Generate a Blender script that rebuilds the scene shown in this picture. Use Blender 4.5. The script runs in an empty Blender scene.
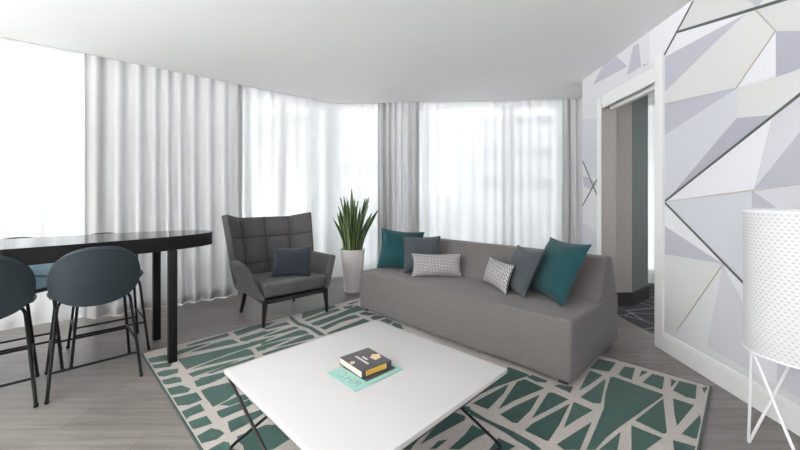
import bpy, bmesh, math, random
from mathutils import Vector, Matrix, noise
random.seed(7)
S = bpy.context.scene
COL = S.collection
PI = math.pi
EYE, F, CX, HY = 1.25, 350.0, 400.0, 199.0     # eye height, focal length (px of an 800 px frame), principal column, horizon row
CEIL = 2.725; POCK = 2.835      # ceiling, and the top of the curtain pocket

# ------------------------------------------------------------------ survey helpers
def P(px, py, z):                       # floor-plan survey: photo point lying at height z -> world
    Y = (EYE - z) * F / (py - HY)
    return Vector(((px - CX) / F * Y, Y, z))
def pix(p):
    return (CX + F * p[0] / p[1], HY + F * (EYE - p[2]) / p[1])
UA = math.radians(45.3)                 # furniture axes
U = Vector((math.cos(UA), math.sin(UA), 0)); V = Vector((-math.sin(UA), math.cos(UA), 0))

# ------------------------------------------------------------------ materials
def s2l(c):
    c = c / 255.0
    return c / 12.92 if c <= .04045 else ((c + .055) / 1.055) ** 2.4
def rgb(r, g, b, k=1.0):
    return (min(1, s2l(r) * k), min(1, s2l(g) * k), min(1, s2l(b) * k), 1)
def newmat(name):
    m = bpy.data.materials.new(name); m.use_nodes = True
    nt = m.node_tree
    return m, nt, nt.nodes['Principled BSDF']
def N(nt, typ, **kw):
    n = nt.nodes.new(typ)
    for k, v in kw.items():
        if k in n.inputs: n.inputs[k].default_value = v
        else: setattr(n, k, v)
    return n
def plain(name, col, rough=.6, metal=0, spec=.5, bump=0, bscale=200, var=0, vscale=8, sheen=0, coat=0):
    m, nt, b = newmat(name)
    b.inputs['Base Color'].default_value = col
    b.inputs['Roughness'].default_value = rough
    b.inputs['Metallic'].default_value = metal
    b.inputs['Specular IOR Level'].default_value = spec
    if sheen: b.inputs['Sheen Weight'].default_value = sheen
    if coat: b.inputs['Coat Weight'].default_value = coat
    tc = N(nt, 'ShaderNodeTexCoord')
    if var:
        nz = N(nt, 'ShaderNodeTexNoise', Scale=vscale, Detail=4.0)
        nt.links.new(tc.outputs['Object'], nz.inputs['Vector'])
        mx = N(nt, 'ShaderNodeMix', data_type='RGBA')
        mx.inputs[6].default_value = tuple(c * (1 - var) for c in col[:3]) + (1,)
        mx.inputs[7].default_value = tuple(min(1, c * (1 + var)) for c in col[:3]) + (1,)
        nt.links.new(nz.outputs['Fac'], mx.inputs[0]); nt.links.new(mx.outputs[2], b.inputs['Base Color'])
    if bump:
        nb = N(nt, 'ShaderNodeTexNoise', Scale=bscale, Detail=3.0)
        nt.links.new(tc.outputs['Object'], nb.inputs['Vector'])
        bp = N(nt, 'ShaderNodeBump', Strength=bump, Distance=.004)
        nt.links.new(nb.outputs['Fac'], bp.inputs['Height']); nt.links.new(bp.outputs['Normal'], b.inputs['Normal'])
    return m
def fabric(name, col, var=.16, scale=160, rough=.9, sheen=.15, bump=.35):
    """heathered weave: two stretched noises crossed"""
    m, nt, b = newmat(name)
    b.inputs['Roughness'].default_value = rough
    b.inputs['Specular IOR Level'].default_value = .2
    b.inputs['Sheen Weight'].default_value = sheen
    tc = N(nt, 'ShaderNodeTexCoord')
    outs = []
    for sc in ((1, 1, .18), (.18, .18, 1)):
        mp = N(nt, 'ShaderNodeMapping'); mp.inputs['Scale'].default_value = sc
        nz = N(nt, 'ShaderNodeTexNoise', Scale=scale, Detail=2.0)
        nt.links.new(tc.outputs['Object'], mp.inputs['Vector']); nt.links.new(mp.outputs['Vector'], nz.inputs['Vector'])
        outs.append(nz.outputs['Fac'])
    ad = N(nt, 'ShaderNodeMath', operation='ADD'); nt.links.new(outs[0], ad.inputs[0]); nt.links.new(outs[1], ad.inputs[1])
    hv = N(nt, 'ShaderNodeMapRange'); hv.inputs['From Min'].default_value = .7; hv.inputs['From Max'].default_value = 1.3
    nt.links.new(ad.outputs[0], hv.inputs['Value'])
    mx = N(nt, 'ShaderNodeMix', data_type='RGBA')
    mx.inputs[6].default_value = tuple(c * (1 - var) for c in col[:3]) + (1,)
    mx.inputs[7].default_value = tuple(min(1, c * (1 + var)) for c in col[:3]) + (1,)
    nt.links.new(hv.outputs[0], mx.inputs[0]); nt.links.new(mx.outputs[2], b.inputs['Base Color'])
    bp = N(nt, 'ShaderNodeBump', Strength=bump, Distance=.002)
    nt.links.new(hv.outputs[0], bp.inputs['Height']); nt.links.new(bp.outputs['Normal'], b.inputs['Normal'])
    return m
def cloth(name, col, transp, transl):
    m = bpy.data.materials.new(name); m.use_nodes = True
    nt = m.node_tree; nt.nodes.clear()
    out = N(nt, 'ShaderNodeOutputMaterial')
    d = N(nt, 'ShaderNodeBsdfDiffuse', Color=col); t = N(nt, 'ShaderNodeBsdfTranslucent', Color=col)
    tr = N(nt, 'ShaderNodeBsdfTransparent')
    tc = N(nt, 'ShaderNodeTexCoord')
    mp = N(nt, 'ShaderNodeMapping'); mp.inputs['Scale'].default_value = (40, 40, 1.5)
    nz = N(nt, 'ShaderNodeTexNoise', Scale=2.0, Detail=2.0)
    nt.links.new(tc.outputs['Object'], mp.inputs['Vector']); nt.links.new(mp.outputs['Vector'], nz.inputs['Vector'])
    bp = N(nt, 'ShaderNodeBump', Strength=.15, Distance=.003)
    nt.links.new(nz.outputs['Fac'], bp.inputs['Height'])
    nt.links.new(bp.outputs['Normal'], d.inputs['Normal'])
    m1 = N(nt, 'ShaderNodeMixShader'); m1.inputs[0].default_value = transl
    nt.links.new(d.outputs[0], m1.inputs[1]); nt.links.new(t.outputs[0], m1.inputs[2])
    m2 = N(nt, 'ShaderNodeMixShader'); m2.inputs[0].default_value = transp
    nt.links.new(m1.outputs[0], m2.inputs[1]); nt.links.new(tr.outputs[0], m2.inputs[2])
    nt.links.new(m2.outputs[0], out.inputs['Surface'])
    return m

M = {}
M['ceiling'] = plain('ceiling_paint', rgb(246, 247, 246), .9, spec=.1)
M['white_wall'] = plain('white_paint', rgb(232, 232, 233), .7, spec=.2)
M['trim'] = plain('white_trim_paint', rgb(232, 231, 231), .45)
M['win_frame'] = plain('window_frame_white', rgb(225, 228, 230), .5)
M['taupe'] = plain('taupe_paint', rgb(166, 161, 158), .7, spec=.2)
M['greygreen'] = plain('grey_green_paint', rgb(104, 114, 113), .7, spec=.2)
M['charcoal'] = plain('charcoal_base', rgb(52, 50, 52), .5)
M['sheer'] = cloth('sheer_voile', (.84, .85, .86, 1), .041, .028)
M['drape'] = cloth('drape_cloth', (.56, .555, .56, 1), 0.0, .10)
M['sofa'] = fabric('sofa_grey_weave', rgb(103, 99, 97), .17, 300)
M['arm_fab'] = fabric('armchair_charcoal_weave', rgb(79, 78, 80), .14, 190)
M['seam'] = plain('dark_seam', rgb(50, 49, 51), .9)
M['teal'] = fabric('teal_cotton', rgb(20, 61, 66), .08, 220)
M['slate'] = fabric('slate_cotton', rgb(66, 71, 77), .10, 220)
M['navy'] = fabric('navy_cotton', rgb(38, 43, 52), .10, 220)
M['blackwood'] = plain('black_stained_wood', rgb(22, 21, 22), .5, spec=.3, var=.2, vscale=20)
M['blackmetal'] = plain('black_powder_coat', rgb(12, 12, 13), .5, spec=.25)
M['whitetop'] = plain('white_lacquer_top', rgb(193, 192, 192), .6, spec=.25)
M['tabletop'] = plain('black_gloss_top', rgb(30, 27, 28), .13, spec=.6)
M['tableedge'] = plain('black_edge', rgb(18, 17, 18), .5, spec=.25)
M['shell'] = plain('dark_teal_leather', rgb(42, 54, 62), .42, spec=.5, bump=.1, bscale=500)
M['shell_in'] = plain('blue_grey_leather', rgb(84, 112, 128), .35, spec=.5)
M['piping'] = plain('grey_piping', rgb(96, 106, 112), .5)
M['pot'] = plain('white_planter_glaze', rgb(226, 221, 220), .4)
M['soil'] = plain('potting_soil', rgb(60, 48, 40), .95, bump=.5, bscale=90)
M['leaf'] = plain('snake_leaf_green', rgb(46, 70, 42), .4, var=.45, vscale=26)
M['leafedge'] = plain('snake_leaf_edge', rgb(128, 146, 92), .45)
M['cream'] = fabric('rug_cream_pile', rgb(178, 170, 166), .10, 260, bump=.6)
M['green'] = fabric('rug_green_pile', rgb(40, 74, 67), .12, 260, bump=.6)
M['rugedge'] = fabric('rug_edge_binding', rgb(44, 58, 55), .1, 260)
M['lampmetal'] = plain('white_lamp_metal', rgb(236, 236, 238), .4)
M['foam'] = plain('pages', rgb(236, 226, 190), .8)
M['gold'] = plain('gold_ink', rgb(222, 178, 70), .5)
M['bookblack'] = plain('book_cover_charcoal', rgb(74, 70, 74), .45)
M['inkwhite'] = plain('white_ink', rgb(232, 230, 228), .5)
M['petal'] = plain('petal_ink', rgb(222, 198, 158), .5)
M['mint'] = plain('mint_cover', rgb(146, 188, 181), .4)
M['mintink'] = plain('grey_ink', rgb(120, 148, 146), .5)
M['photoink'] = plain('dark_photo_ink', rgb(56, 62, 66), .4)
M['bldg'] = plain('pale_facade', rgb(226, 228, 231), .9)
M['bldg2'] = plain('grey_facade', rgb(204, 208, 213), .9)
M['bldgwin'] = plain('facade_glass', rgb(165, 172, 180), .3)
M['dark_gap'] = plain('track_shadow_grey', rgb(120, 120, 122), .8)

def glass_mat():
    m = bpy.data.materials.new('window_glass'); m.use_nodes = True
    nt = m.node_tree; nt.nodes.clear()
    out = N(nt, 'ShaderNodeOutputMaterial'); tr = N(nt, 'ShaderNodeBsdfTransparent', Color=(.97, .985, .98, 1))
    gl = N(nt, 'ShaderNodeBsdfGlossy', Roughness=.02)
    fr = N(nt, 'ShaderNodeFresnel', IOR=1.3); mx = N(nt, 'ShaderNodeMixShader')
    nt.links.new(fr.outputs[0], mx.inputs[0]); nt.links.new(tr.outputs[0], mx.inputs[1]); nt.links.new(gl.outputs[0], mx.inputs[2])
    nt.links.new(mx.outputs[0], out.inputs['Surface'])
    return m
M['glass'] = glass_mat()

def floor_mat():
    m, nt, b = newmat('grey_oak_planks')
    tc = N(nt, 'ShaderNodeTexCoord')
    br = N(nt, 'ShaderNodeTexBrick', Scale=1.0)
    br.offset = .37; br.inputs['Brick Width'].default_value = 1.35; br.inputs['Row Height'].default_value = .19
    br.inputs['Mortar Size'].default_value = .0016; br.inputs['Mortar Smooth'].default_value = .2
    br.inputs['Color1'].default_value = rgb(112, 107, 104); br.inputs['Color2'].default_value = rgb(134, 128, 125)
    br.inputs['Mortar'].default_value = rgb(88, 84, 82)
    nt.links.new(tc.outputs['Object'], br.inputs['Vector'])
    mp = N(nt, 'ShaderNodeMapping'); mp.inputs['Scale'].default_value = (1.6, 22, 1)
    nz = N(nt, 'ShaderNodeTexNoise', Scale=1.3, Detail=6.0, Roughness=.62)
    nt.links.new(tc.outputs['Object'], mp.inputs['Vector']); nt.links.new(mp.outputs['Vector'], nz.inputs['Vector'])
    cr = N(nt, 'ShaderNodeValToRGB')
    cr.color_ramp.elements[0].position = .3; cr.color_ramp.elements[0].color = (.62, .62, .62, 1)
    cr.color_ramp.elements[1].position = .72; cr.color_ramp.elements[1].color = (1.15, 1.14, 1.13, 1)
    nt.links.new(nz.outputs['Fac'], cr.inputs[0])
    mx = N(nt, 'ShaderNodeMix', data_type='RGBA', blend_type='MULTIPLY'); mx.inputs[0].default_value = 1
    nt.links.new(br.outputs['Color'], mx.inputs[6]); nt.links.new(cr.outputs[0], mx.inputs[7])
    nt.links.new(mx.outputs[2], b.inputs['Base Color'])
    b.inputs['Roughness'].default_value = .32
    bp = N(nt, 'ShaderNodeBump', Strength=.12, Distance=.003)
    nt.links.new(nz.outputs['Fac'], bp.inputs['Height']); nt.links.new(bp.outputs['Normal'], b.inputs['Normal'])
    return m
M['floor'] = floor_mat()
def carpet_mat():
    m, nt, b = newmat('dark_patterned_carpet')
    tc = N(nt, 'ShaderNodeTexCoord')
    vo = N(nt, 'ShaderNodeTexVoronoi', feature='DISTANCE_TO_EDGE', Scale=3.2)
    nt.links.new(tc.outputs['Object'], vo.inputs['Vector'])
    cr = N(nt, 'ShaderNodeValToRGB')
    cr.color_ramp.elements[0].position = .018; cr.color_ramp.elements[0].color = rgb(120, 124, 128)
    cr.color_ramp.elements[1].position = .03; cr.color_ramp.elements[1].color = rgb(56, 58, 62)
    nt.links.new(vo.outputs['Distance'], cr.inputs[0]); nt.links.new(cr.outputs[0], b.inputs['Base Color'])
    b.inputs['Roughness'].default_value = .95
    return m
M['carpet'] = carpet_mat()
def lattice_mat():
    m, nt, b = newmat('grey_white_lattice_weave')
    uv = N(nt, 'ShaderNodeUVMap')
    mp = N(nt, 'ShaderNodeMapping'); mp.inputs['Rotation'].default_value = (0, 0, math.radians(45))
    br = N(nt, 'ShaderNodeTexBrick', Scale=1.0); br.offset = .5
    br.inputs['Brick Width'].default_value = .05; br.inputs['Row Height'].default_value = .021
    br.inputs['Mortar Size'].default_value = .0036; br.inputs['Mortar Smooth'].default_value = .3
    br.inputs['Color1'].default_value = rgb(182, 179, 178); br.inputs['Color2'].default_value = rgb(172, 170, 169)
    br.inputs['Mortar'].default_value = rgb(84, 82, 84)
    nt.links.new(uv.outputs[0], mp.inputs['Vector']); nt.links.new(mp.outputs[0], br.inputs['Vector'])
    nt.links.new(br.outputs['Color'], b.inputs['Base Color'])
    b.inputs['Roughness'].default_value = .9
    return m
M['lattice'] = lattice_mat()
def shade_mat():
    """white lamp shade pressed with rows of small dashes (uv in metres)"""
    m, nt, b = newmat('dimpled_white_shade')
    uv = N(nt, 'ShaderNodeUVMap')
    sep = N(nt, 'ShaderNodeSeparateXYZ'); nt.links.new(uv.outputs[0], sep.inputs[0])
    def mth(op, a, bb=None):
        n = N(nt, 'ShaderNodeMath', operation=op)
        for i, x in enumerate((a, bb)):
            if x is None: continue
            if isinstance(x, (int, float)): n.inputs[i].default_value = x
            else: nt.links.new(x, n.inputs[i])
        return n.outputs[0]
    row = mth('DIVIDE', sep.outputs[1], .0155)
    fl = mth('FLOOR', row)
    fy = mth('ABSOLUTE', mth('SUBTRACT', mth('FRACT', row), .5))
    sh = mth('MULTIPLY', mth('MODULO', fl, 2.0), .5)
    colx = mth('ADD', mth('DIVIDE', sep.outputs[0], .022), sh)
    fx = mth('ABSOLUTE', mth('SUBTRACT', mth('FRACT', colx), .5))
    d = mth('POWER', mth('ADD', mth('POWER', mth('DIVIDE', fx, .22), 2.0), mth('POWER', mth('DIVIDE', fy, .2), 2.0)), .5)
    k = N(nt, 'ShaderNodeMapRange'); k.inputs['From Min'].default_value = .8; k.inputs['From Max'].default_value = 1.25
    nt.links.new(d, k.inputs['Value'])
    mx = N(nt, 'ShaderNodeMix', data_type='RGBA')
    mx.inputs[6].default_value = rgb(184, 182, 185); mx.inputs[7].default_value = rgb(212, 212, 213)
    nt.links.new(k.outputs[0], mx.inputs[0]); nt.links.new(mx.outputs[2], b.inputs['Base Color'])
    bp = N(nt, 'ShaderNodeBump', Strength=.5, Distance=.003)
    nt.links.new(k.outputs[0], bp.inputs['Height']); nt.links.new(bp.outputs['Normal'], b.inputs['Normal'])
    b.inputs['Roughness'].default_value = .5
    return m
M['shade'] = shade_mat()

# ------------------------------------------------------------------ object helpers
def link(name, bm, mats, parent=None, smooth=True, loc=None, angle=35):
    me = bpy.data.meshes.new(name)
    bm.normal_update()
    bm.to_mesh(me); bm.free()
    if not isinstance(mats, (list, tuple)): mats = [mats]
    for m in mats: me.materials.append(m)
    if smooth:
        for p in me.polygons: p.use_smooth = True
        me.set_sharp_from_angle(angle=math.radians(angle))
    o = bpy.data.objects.new(name, me); COL.objects.link(o)
    if parent: o.parent = parent
    if loc is not None: o.location = loc
    return o
def tag(o, label, cat, group=None, kind=None):
    if label: o['label'] = label
    if cat: o['category'] = cat
    if group: o['group'] = group
    if kind: o['kind'] = kind
    return o
def empty(name, loc, label, cat, group=None, rz=0):
    o = bpy.data.objects.new(name, None); COL.objects.link(o)
    o.location = loc; o.rotation_euler = (0, 0, rz); o.empty_display_size = .1
    return tag(o, label, cat, group)
def struct(name, bm, mats, parent=None, smooth=False, label=None):
    o = link(name, bm, mats, parent, smooth)
    if parent is None:
        o['kind'] = 'structure'
        if label: o['label'] = label
    return o
def quad(bm, pts, mi=0):
    f = bm.faces.new([bm.verts.new(p) for p in pts]); f.material_index = mi
    return f
def hexa(bm, p, mi=0):
    """8 points: bottom loop 0-3, top loop 4-7"""
    v = [bm.verts.new(q) for q in p]
    fs = []
    for idx in ((3, 2, 1, 0), (4, 5, 6, 7), (0, 1, 5, 4), (1, 2, 6, 5), (2, 3, 7, 6), (3, 0, 4, 7)):
        f = bm.faces.new([v[i] for i in idx]); f.material_index = mi; fs.append(f)
    return v, fs
def box(bm, x0, x1, y0, y1, z0, z1, mi=0):
    return hexa(bm, [(x0, y0, z0), (x1, y0, z0), (x1, y1, z0), (x0, y1, z0), (x0, y0, z1), (x1, y0, z1), (x1, y1, z1), (x0, y1, z1)], mi)
def obox(bm, o, a, b, l0, l1, w0, w1, z0, z1, mi=0):
    """box along horizontal unit axes a (l) and b (w) from origin o"""
    q = [o + a * l + b * w for l, w in ((l0, w0), (l1, w0), (l1, w1), (l0, w1))]
    return hexa(bm, [Vector((p.x, p.y, z0)) for p in q] + [Vector((p.x, p.y, z1)) for p in q], mi)
def bevel(bm, r, seg=3, edges=None):
    bmesh.ops.recalc_face_normals(bm, faces=bm.faces)
    bmesh.ops.bevel(bm, geom=list(edges if edges is not None else bm.edges), offset=r, segments=seg, affect='EDGES', profile=.5, clamp_overlap=True)
def prism(bm, pts, z0, z1, mi=0, side=None):
    n = len(pts)
    lo = [bm.verts.new((p[0], p[1], z0)) for p in pts]; hi = [bm.verts.new((p[0], p[1], z1)) for p in pts]
    f = bm.faces.new(hi); f.material_index = mi
    f = bm.faces.new(lo[::-1]); f.material_index = mi
    for i in range(n):
        f = bm.faces.new([lo[i], lo[(i + 1) % n], hi[(i + 1) % n], hi[i]]); f.material_index = mi if side is None else side
def fillet(pts, r, n=5):
    pts = [Vector(p) for p in pts]
    out = [pts[0]]
    for i in range(1, len(pts) - 1):
        a, b, c = pts[i - 1], pts[i], pts[i + 1]
        d1 = (a - b); d2 = (c - b)
        k = min(r, d1.length * .45, d2.length * .45)
        s = b + d1.normalized() * k; e = b + d2.normalized() * k
        for j in range(n + 1):
            t = j / n
            out.append(s * (1 - t) ** 2 + b * 2 * t * (1 - t) + e * t * t)
    out.append(pts[-1])
    return out
def tube(bm, pts, r, seg=10, mi=0, r2=None):
    pts = [Vector(p) for p in pts]
    rings = []; n = len(pts)
    up = None
    for i, p in enumerate(pts):
        t = (pts[min(i + 1, n - 1)] - pts[max(i - 1, 0)]).normalized()
        if up is None:
            up = t.orthogonal().normalized()
        up = (up - t * up.dot(t)).normalized()
        s = t.cross(up)
        rr = r if r2 is None else r + (r2 - r) * i / (n - 1)
        rings.append([bm.verts.new(p + (up * math.cos(2 * PI * k / seg) + s * math.sin(2 * PI * k / seg)) * rr) for k in range(seg)])
    for a, b in zip(rings, rings[1:]):
        for k in range(seg):
            f = bm.faces.new([a[k], a[(k + 1) % seg], b[(k + 1) % seg], b[k]]); f.material_index = mi
    bm.faces.new(rings[0][::-1]).material_index = mi; bm.faces.new(rings[-1]).material_index = mi
def newbm(): return bmesh.new()
def lathe(bm, prof, c=(0, 0), seg=48, mi=0):
    rings = []
    for r, z in prof:
        rings.append([bm.verts.new((c[0] + r * math.cos(2 * PI * k / seg), c[1] + r * math.sin(2 * PI * k / seg), z)) for k in range(seg)])
    for a, b in zip(rings, rings[1:]):
        for k in range(seg):
            f = bm.faces.new([a[k], a[(k + 1) % seg], b[(k + 1) % seg], b[k]]); f.material_index = mi
    return rings

# ------------------------------------------------------------------ plan of the room
dL = Vector((.766, .643, 0)); nL = Vector((-.643, .766, 0))           # left window wall: direction, outward normal
AL = Vector((-3.60, 3.21, 0))                                          # a point on the left curtain line
dB = Vector((3.61, -.27, 0)).normalized(); nB = Vector((-dB.y, dB.x, 0))
AB = Vector((-.95, 5.42, 0))
def meet(p, d, q, e):
    den = d.x * e.y - d.y * e.x
    t = ((q.x - p.x) * e.y - (q.y - p.y) * e.x) / den
    return p + d * t
CORNER = meet(AL, dL, AB, dB)
tC = (CORNER - AL).dot(dL)
OFF = .40
WL = AL + nL * OFF; WB = AB + nB * OFF
WCOR = meet(WL, dL, WB, dB)
tW = (WCOR - WL).dot(dL)
def wx(y): return 2.01 + .06 * y                                       # right wall, room face
aR = Vector((.06, 1, 0)).normalized(); bR = Vector((1, -.06, 0)).normalized()
LEFT_END = WL + dL * -2.6
# floor / ceiling
REAR = -2.6
bm = newbm(); prism(bm, [(-6.5, REAR - .2), (wx(REAR) + .33, REAR - .2), (2.335, 3.0), (2.335, 6.2), (-6.5, 6.2)], -.1, 0)
struct('floor', bm, M['floor'], label='grey oak plank floor of the living room')
bm = newbm()
le = AL + dL * -3.78; re_ = AB + dB * 6.3
prism(bm, [(-6.5, REAR - .2), (5.3, REAR - .2), (5.3, AB.y + (5.3 - AB.x) * dB.y / dB.x)] + [tuple((CORNER + dB * .22)[:2]), tuple((CORNER + dB * .08 - dL * .06)[:2]), tuple((CORNER - dL * .22)[:2])] + [(le.x, le.y), (-6.5, le.y)], CEIL, POCK)
box(bm, -6.6, 5.36, REAR - .2, 6.6, POCK, POCK + .12)
struct('ceiling', bm, M['ceiling'], label='smooth white ceiling')
# ---- window walls: panes given along the wall, everything else solid
def window_wall(wname, o, d, n, l0, l1, panes, zt=2.76, zb=.10, first=1, thick=.16):
    bm = newbm()
    cuts = sorted(panes)
    pos = l0
    for a, b in cuts:
        if a - pos > .001: obox(bm, o, d, n, pos, a, 0, thick, 0, POCK)
        obox(bm, o, d, n, a, b, 0, thick, zt, POCK); obox(bm, o, d, n, a, b, 0, thick, 0, zb)
        pos = b
    if l1 - pos > .001: obox(bm, o, d, n, pos, l1, 0, thick, 0, POCK)
    struct(wname, bm, M['white_wall'], label='white wall around the curtained windows')
    for i, (a, b) in enumerate(cuts):
        bm = newbm(); w = .032
        for (p0, p1, q0, q1) in ((a, a + w, zb, zt), (b - w, b, zb, zt), (a + w, b - w, zt - w, zt), (a + w, b - w, zb, zb + w)):
            obox(bm, o, d, n, p0, p1, .03, .11, q0, q1)
        wf = struct('window_%d' % (first + i), bm, M['win_frame'], label='white framed full-height window behind sheer curtain')
        bm = newbm(); obox(bm, o, d, n, a + w, b - w, .065, .075, zb + w, zt - w)
        g = link('pane', bm, M['glass'], wf, False)
def tpx(px, o, d):                                                      # where the sight line of a photo column meets a plan line
    q = (px - CX) / F
    return (q * o.y - o.x) / (d.x - q * d.y)
mull = [-2.5, -1.6, -.75] + [tpx(p, WL, dL) for p in (-2, 46, 90, 146, 200, 250, 283.5, 314)] + [tW - .06]
LP = [(a + .012, b - .012) for a, b in zip(mull, mull[1:])]
window_wall('wall_left', WL, dL, nL, -2.6, tW + .1, LP, first=1)
nLp = len(LP)
sB = (WCOR - WB).dot(dB)
mb = [sB + .06] + [tpx(p, WB, dB) for p in (379, 425)]
BP = [(mb[0] + .012, mb[1] - .012), (mb[1] + .012, mb[2] - .012), (tpx(427, WB, dB), tpx(505, WB, dB)), (tpx(513, WB, dB), tpx(560, WB, dB)), (tpx(562, WB, dB), 3.86), (4.16, 5.0), (5.05, 5.9)]
window_wall('wall_back', WB, dB, nB, sB - .1, 6.4, BP, first=nLp + 1)
# enclosing walls beside and behind the camera
bm = newbm(); box(bm, -6.5, wx(REAR) + .2, REAR - .16, REAR, 0, CEIL)
struct('wall_rear', bm, M['white_wall'], label='white wall behind the camera')
bm = newbm(); e = LEFT_END
for y0, y1, z0, z1 in ((REAR, -2.2, 0, POCK), (1.3, e.y, 0, POCK), (-2.2, 1.3, 0, .1), (-2.2, 1.3, 2.6, POCK)):
    box(bm, e.x - .16, e.x, y0, y1, z0, z1)
struct('wall_west', bm, M['white_wall'], label='white wall left of the camera')
bm = newbm()
for y0, y1, z0, z1 in ((-2.2, -2.14, .1, 2.6), (1.24, 1.3, .1, 2.6), (-.48, -.42, .1, 2.6), (-2.14, 1.24, .1, .16), (-2.14, 1.24, 2.54, 2.6)):
    box(bm, e.x - .12, e.x - .04, y0, y1, z0, z1)
fill_win = struct('window_%d' % (nLp + len(BP) + 1), bm, M['win_frame'], label='wide uncurtained window added for fill light left of the camera')  # unseen window, added to let in more light from the left
for y0, y1 in ((-2.14, -.48), (-.42, 1.24)):
    bm = newbm(); box(bm, e.x - .085, e.x - .075, y0, y1, .16, 2.54); link('pane', bm, M['glass'], fill_win, False)

# ---- right wall with faceted wallpaper
Y_END, Y_J0, Y_J1, TH = 4.357, 2.981, 3.898, .155
def Wp(px, py, off=.0012):
    q = (px - CX) / F
    Y = 2.01 / (q - .06); z = EYE + (HY - py) * Y / F
    p = Vector((q * Y, Y, max(.0, min(CEIL - .001, z))))
    return p - bR * off
O0 = Vector((wx(0), 0, 0))
def along(y): return y / aR.y
pal = {'W': (226, 227, 231), 'w': (218, 218, 221), 'g': (209, 208, 208), 'c': (214, 213, 213), 'L': (187, 187, 198), 'D': (174, 174, 186),
       'l': (206, 208, 215), 'm': (208, 207, 214), 'M': (181, 181, 192), 'k': (88, 96, 92), 'o': (186, 178, 165)}
wkeys = list(pal)
wm = [plain('wallpaper_tone_%d' % i, rgb(*pal[k], 1.0), .7 if k not in 'ko' else .35, spec=.2) for i, k in enumerate(wkeys)]
def wallpaper(bm, polys, lines):
    for k, pts, *o in polys:
        quad(bm, [Wp(x, y, .001 + .0004 * (o[0] if o else 0)) for x, y in pts], wkeys.index(k))
    for k, a, b, w in lines:                     # slim inlaid profiles
        p, q = Wp(*a, 0), Wp(*b, 0)
        d = (q - p).normalized(); s = d.cross(bR).normalized() * w * .5
        for off0, off1 in ((0, .005),):
            hexa(bm, [p - s, q - s, q + s, p + s, p - s - bR * off1, q - s - bR * off1, q + s - bR * off1, p + s - bR * off1], wkeys.index(k))
bm = newbm()
for l0, l1, z0, z1 in ((REAR, Y_J0, 0, CEIL), (Y_J0, Y_J1, 2.40, CEIL), (Y_J1, Y_END, 0, CEIL)):
    obox(bm, O0, aR, bR, along(l0), along(l1), 0, TH, z0, z1, wkeys.index('w'))
polys = [
 ('W', [(664.5, 56), (650, 66), (650, 32), (693, 0)]),
 ('g', [(694, 1), (678, 32), (757, 8), (748, 0)]), ('g', [(694, 1), (748, 0), (765, -52), (737, -34)]),
 ('W', [(678, 33), (665, 57), (745, 14)]),
 ('L', [(665, 57), (746, 14), (720, 38), (665, 92)]),
 ('c', [(746, 14), (755, 9), (776, 31), (736, 88), (665, 104), (665, 92), (720, 38)]),
 ('W', [(776, 31), (776, 78), (737, 88)]),
 ('D', [(776, 31), (850, 31), (850, 52), (776, 77)]),
 ('g', [(790, -2), (755, 9), (776, 31), (850, 31), (850, -40), (800, -6)]),
 ('L', [(748, 0), (757, 8), (763, 0), (760, -6)]),
 ('L', [(665, 104), (737, 88), (665, 135)]),
 ('l', [(665, 135), (737, 88), (737, 118), (665, 201)]),
 ('D', [(737, 118), (771, 115), (666, 201)]),
 ('c', [(737, 88), (737, 118), (771, 115), (800, 95), (860, 48), (850, 48), (776, 77)]),
 ('W', [(667, 201), (772, 118), (754, 189)]),
 ('m', [(772, 118), (800, 95), (870, 40), (870, 60), (800, 132), (754, 189)]),
 ('M', [(870, 60), (800, 132), (754, 189), (800, 184), (870, 176)]),
 ('l', [(666, 202), (752, 190), (752, 208), (777, 208), (777, 300), (743, 282)]),
 ('M', [(752, 190), (777, 208), (752, 208)]),
 ('m', [(752, 190), (800, 184), (870, 176), (870, 300), (777, 300), (777, 208)]),
 ('W', [(665, 204), (723, 264), (665, 226)]),
 ('L', [(665, 226), (723, 264), (665, 254)]),
 ('c', [(665, 254), (723, 265), (677, 331), (663, 326)]),
 ('w', [(723, 265), (677, 331), (707, 346)]),
 ('m', [(723, 265), (742, 300), (752, 372), (707, 346)]),
 ('W', [(723, 264), (743, 282), (777, 300), (777, 385), (752, 372), (742, 300)]),
 ('l', [(777, 300), (870, 300), (870, 440), (777, 385)]),
 ('L', [(592.7, 85.3), (603.3, 65.3), (616, 56), (627.7, 66.3)]),
 ('L', [(633.3, 46), (639, 43), (641, 66.7), (627, 75.5)]),
 ('L', [(642.7, 64.4), (650.7, 62.7), (643, 67)]),
 ('l', [(582.2, 119), (597, 119), (597, 178), (590, 176), (582.2, 160)]),
 ('L', [(583, 176), (590, 178), (597, 184), (591, 190), (584, 186)]),
 ('l', [(582.2, 222.7), (596.5, 232), (596.5, 247), (582.2, 247)]),
]
lines = [('k', (664.5, 55), (693.5, 1), .012), ('k', (678, 32), (790, -2), .018), ('k', (665.5, 201), (840, 63), .015), ('k', (665.5, 203), (790, 330), .014),
         ('o', (755, 9), (776, 31), .006), ('o', (776, 31), (736.5, 88), .006), ('o', (667, 201.5), (870, 175), .006), ('o', (723, 264.5), (677, 331), .006),
         ('o', (737, 88), (665, 104), .003), ('k', (583, 161.3), (597, 194.7), .014), ('k', (597.5, 178.7), (582.5, 206), .014)]
wallpaper(bm, polys, lines)
struct('wall_right', bm, wm, label='right wall papered with pale faceted geometric pattern')
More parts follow.
